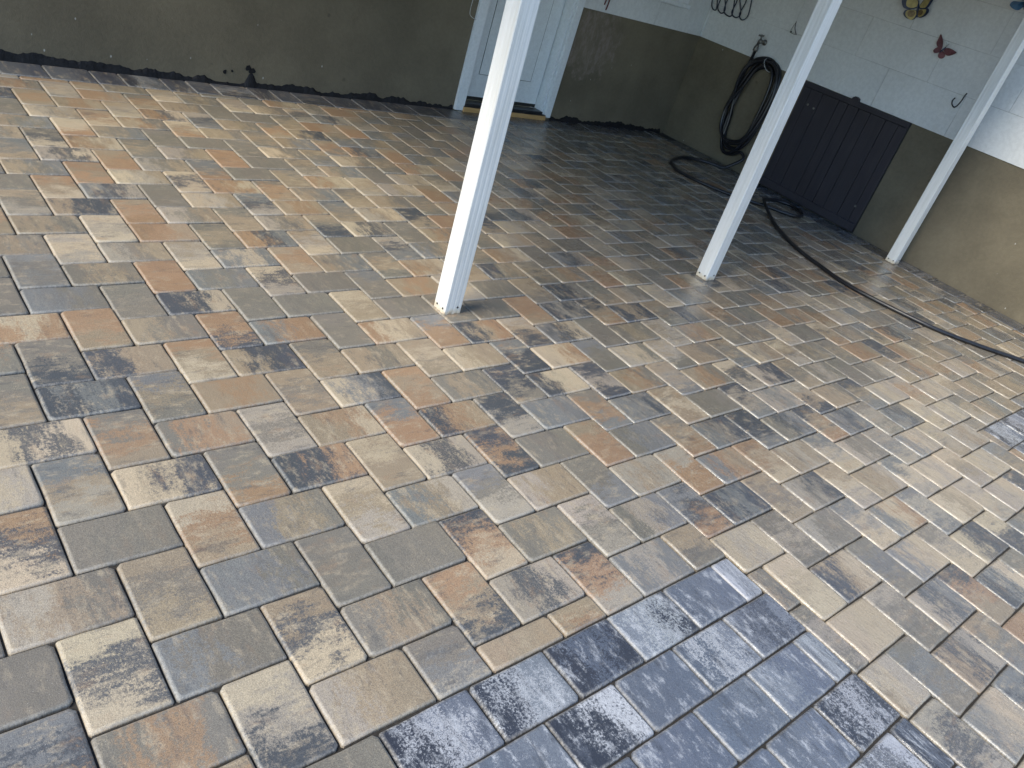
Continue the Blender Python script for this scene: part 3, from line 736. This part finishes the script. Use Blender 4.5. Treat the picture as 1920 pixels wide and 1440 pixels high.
# wall hooks
tag(tube("wire_hook", catmull([RWP(1.160, 1.222, .008), RWP(1.162, 1.20, .016), RWP(1.163, 1.165, .020), RWP(1.172, 1.128, .024), RWP(1.187, 1.112, .026), RWP(1.210, 1.126, .028), RWP(1.219, 1.150, .028), RWP(1.211, 1.170, .028)], 6), .0046, MAT['dark_metal']), "black J-shaped hook on the white blocks left of the farthest post", "hook")
hk = tag(empty("wire_bracket", RWP(2.72, 1.19, 0)), "thin bent wire bracket on the white blocks above the board hatch", "bracket")
tube("wire", [q - hk.location for q in catmull([RWP(2.748, 1.285, .008), RWP(2.735, 1.26, .02), RWP(2.715, 1.23, .03), RWP(2.694, 1.195, .012)], 5)], .0032, MAT['dark_metal'], hk, 6)
tube("wire", [q - hk.location for q in catmull([RWP(2.745, 1.28, .010), RWP(2.758, 1.235, .012), RWP(2.754, 1.200, .016), RWP(2.72, 1.192, .014), RWP(2.695, 1.197, .012)], 5)], .0018, MAT['metal'], hk, 6)
bml = bmesh.new(); lathe(bml, [(.008, .0067), (.008, .012), (.004, .015)], (0, 0, 0), RN, 8)
o = bm_obj("nail", bml, MAT['dark_metal'], hk); o.location = RWP(2.756, 1.201, 0) - hk.location

# butterflies: metal wall ornaments with bent wings
def plate(name, pts, mat, parent, th=0.003, tilt=None, smooth_n=4):
    """pts (s,z) outline relative to the root on the wall; tilt(s) gives the distance from the wall"""
    P = catmull([(a, 0, c) for a, c in pts], smooth_n, True)
    n = len(P); vs = []
    for dd in (th, 0):
        for q in P: vs.append((q.x, (tilt(q.x, q.z) if tilt else 0.02) + dd, q.z))
    cx = sum(q.x for q in P) / n; cz = sum(q.z for q in P) / n
    vs += [(cx, (tilt(cx, cz) if tilt else .02) + th, cz), (cx, (tilt(cx, cz) if tilt else .02), cz)]
    fs = []
    for k in range(n):
        k2 = (k + 1) % n
        fs += [(k, k2, 2 * n), (n + k2, n + k, 2 * n + 1), (k, n + k, n + k2, k2)]
    bm = bmesh.new(); bv = [bm.verts.new(v) for v in vs]
    for f in fs: bm.faces.new([bv[i] for i in f])
    return bm_obj(name, bm, mat, parent)
def rel(pts, c): return [(a - c[0], b_ - c[1]) for a, b_ in pts]
# yellow one
c = (1.795, 1.63)
yb = tag(empty("butterfly_ornament", RWP(c[0], c[1]), RW_ANG), "yellow and navy butterfly ornament on the upper wall blocks", "ornament")
ft = lambda s_, z_: 0.016 + abs(s_) * 0.30
plate("wing", rel([(1.806, 1.645), (1.83, 1.69), (1.87, 1.73), (1.925, 1.745), (1.945, 1.70), (1.930, 1.65), (1.903, 1.613), (1.875, 1.605), (1.835, 1.615)], c), MAT['navy'], yb, tilt=ft)
plate("wing", rel([(1.795, 1.615), (1.835, 1.612), (1.876, 1.600), (1.880, 1.572), (1.855, 1.553), (1.825, 1.548), (1.800, 1.552), (1.783, 1.580)], c), MAT['navy'], yb, tilt=lambda a, b_: ft(a, b_) - .004)
plate("wing", rel([(1.800, 1.645), (1.79, 1.70), (1.765, 1.755), (1.725, 1.775), (1.708, 1.735), (1.714, 1.69), (1.722, 1.655), (1.745, 1.640), (1.78, 1.630)], c), MAT['navy'], yb, tilt=ft)
plate("wing", rel([(1.788, 1.622), (1.755, 1.636), (1.720, 1.650), (1.701, 1.632), (1.708, 1.605), (1.728, 1.587), (1.752, 1.577), (1.775, 1.585)], c), MAT['navy'], yb, tilt=lambda a, b_: ft(a, b_) - .004)
f2 = lambda s_, z_: ft(s_, z_) + .0035
plate("wing_field", rel([(1.809, 1.648), (1.830, 1.680), (1.860, 1.70), (1.888, 1.695), (1.895, 1.660), (1.880, 1.625), (1.840, 1.622)], c), MAT['yellow'], yb, tilt=f2)
plate("wing_field", rel([(1.798, 1.612), (1.835, 1.609), (1.862, 1.598), (1.862, 1.572), (1.838, 1.554), (1.808, 1.548), (1.792, 1.578)], c), MAT['yellow'], yb, tilt=lambda a, b_: f2(a, b_) - .002)
plate("wing_field", rel([(1.796, 1.648), (1.785, 1.69), (1.763, 1.728), (1.738, 1.730), (1.734, 1.690), (1.742, 1.652), (1.775, 1.640)], c), MAT['yellow'], yb, tilt=f2)
plate("wing_field", rel([(1.785, 1.622), (1.755, 1.634), (1.731, 1.640), (1.722, 1.620), (1.731, 1.597), (1.752, 1.583), (1.773, 1.588)], c), MAT['yellow'], yb, tilt=lambda a, b_: f2(a, b_) - .002)
f3 = lambda s_, z_: f2(s_, z_) + .0025
plate("wing_spot", rel([(1.806, 1.605), (1.836, 1.604), (1.850, 1.590), (1.842, 1.570), (1.820, 1.564), (1.803, 1.575)], c), MAT['brown'], yb, tilt=f3)
plate("wing_spot", rel([(1.783, 1.618), (1.757, 1.628), (1.742, 1.618), (1.744, 1.600), (1.762, 1.590), (1.778, 1.597)], c), MAT['brown'], yb, tilt=f3)
tube("body", [Vector((a - c[0], .024, z_ - c[1])) for a, z_ in ((1.814, 1.664), (1.806, 1.645), (1.793, 1.615), (1.782, 1.592), (1.774, 1.575))], lambda q: .0045 + .0035 * math.sin(math.pi * min(1, q * 1.1)), MAT['navy'], yb, 8)
for q in ((1.835, 1.70), (1.800, 1.715)):
    tube("antenna", catmull([Vector((1.814 - c[0], .026, 1.664 - c[1])), Vector(((1.814 + q[0]) / 2 - c[0] + .002, .034, (1.664 + q[1]) / 2 - c[1])), Vector((q[0] - c[0], .040, q[1] - c[1]))], 4), .0012, MAT['navy'], yb, 6)
# red one
c = (1.475, 1.43)
rb = tag(empty("butterfly_ornament", RWP(c[0], c[1]), RW_ANG), "small red butterfly ornament on the wall below the yellow one", "ornament")
ft = lambda s_, z_: 0.014 + abs(s_ * .7 - z_ * .7) * 0.25
plate("wing", rel([(1.488, 1.432), (1.500, 1.475), (1.522, 1.502), (1.546, 1.519), (1.546, 1.485), (1.540, 1.456), (1.520, 1.440)], c), MAT['red_wing'], rb, tilt=ft)
plate("wing", rel([(1.490, 1.430), (1.512, 1.440), (1.530, 1.425), (1.534, 1.406), (1.516, 1.395), (1.494, 1.405), (1.484, 1.418)], c), MAT['red_wing'], rb, tilt=lambda a, b_: ft(a, b_) - .003)
plate("wing", rel([(1.470, 1.438), (1.445, 1.452), (1.415, 1.453), (1.385, 1.448), (1.364, 1.441), (1.390, 1.418), (1.420, 1.405), (1.448, 1.412)], c), MAT['red_wing'], rb, tilt=ft)
plate("wing", rel([(1.480, 1.422), (1.455, 1.416), (1.441, 1.402), (1.444, 1.382), (1.460, 1.373), (1.479, 1.379), (1.487, 1.400)], c), MAT['red_wing'], rb, tilt=lambda a, b_: ft(a, b_) - .003)
tube("body", [Vector((a - c[0], .020, z_ - c[1])) for a, z_ in ((1.463, 1.455), (1.470, 1.440), (1.480, 1.422), (1.488, 1.408))], lambda q: .003 + .003 * math.sin(math.pi * q), MAT['navy'], rb, 8)
for q in ((1.470, 1.482), (1.445, 1.478)):
    tube("antenna", catmull([Vector((1.464 - c[0], .022, 1.455 - c[1])), Vector(((1.464 + q[0]) / 2 - c[0], .028, (1.455 + q[1]) / 2 - c[1])), Vector((q[0] - c[0], .034, q[1] - c[1]))], 4), .0014, MAT['metal'], rb, 6)
# blue one
c = (1.13, 1.85)
bb_ = tag(empty("butterfly_ornament", RWP(c[0], c[1]), RW_ANG), "blue butterfly ornament cut off by the upper right corner", "ornament")
ft = lambda s_, z_: 0.014 + abs(s_) * 0.3
plate("wing", rel([(1.125, 1.85), (1.150, 1.842), (1.185, 1.834), (1.194, 1.810), (1.175, 1.796), (1.145, 1.790), (1.122, 1.800), (1.112, 1.830)], c), MAT['blue_wing'], bb_, tilt=ft)
plate("wing", rel([(1.125, 1.86), (1.160, 1.855), (1.215, 1.87), (1.240, 1.93), (1.20, 1.95), (1.150, 1.92)], c), MAT['blue_wing'], bb_, tilt=ft)
plate("wing", rel([(1.112, 1.842), (1.100, 1.81), (1.075, 1.798), (1.045, 1.812), (1.042, 1.84), (1.07, 1.86)], c), MAT['blue_wing'], bb_, tilt=ft)
plate("wing", rel([(1.118, 1.865), (1.075, 1.87), (1.03, 1.89), (1.015, 1.95), (1.06, 1.965), (1.105, 1.93)], c), MAT['blue_wing'], bb_, tilt=ft)
tube("body", [Vector((a - c[0], .02, z_ - c[1])) for a, z_ in ((1.125, 1.895), (1.12, 1.87), (1.115, 1.84), (1.112, 1.815))], lambda q: .004 + .003 * math.sin(math.pi * q), MAT['navy'], bb_, 8)

# red brown cords hanging beside the door
for i, (x_, z_, lab) in enumerate(((4.733, 0.965, "short red brown cord end on the white wall nearest the door casing"), (4.768, 0.930, "longer red brown cord end on the white wall right of the door"))):
    tag(tube("hanging_cord", catmull([Vector((x_ - .004, BACK_Y - .016, z_)), Vector((x_, BACK_Y - .018, z_ + .06)), Vector((x_ + .004, BACK_Y - .018, z_ + .2)), Vector((x_ + .006, BACK_Y - .016, z_ + .5))], 5), .0055, MAT['red_cord'], None, 8), lab, "cord", "red brown cords right of the door")
tag(tube("loose_wire", catmull([Vector((3.44, BACK_Y - .006, .92)), Vector((3.414, BACK_Y - .02, .79)), Vector((3.412, BACK_Y - .022, .70)), Vector((3.440, BACK_Y - .02, .672)), Vector((3.478, BACK_Y - .030, .662))], 6), .0022, MAT['tie'], None, 6), "thin pale wire sagging on the olive wall left of the door casing", "wire")
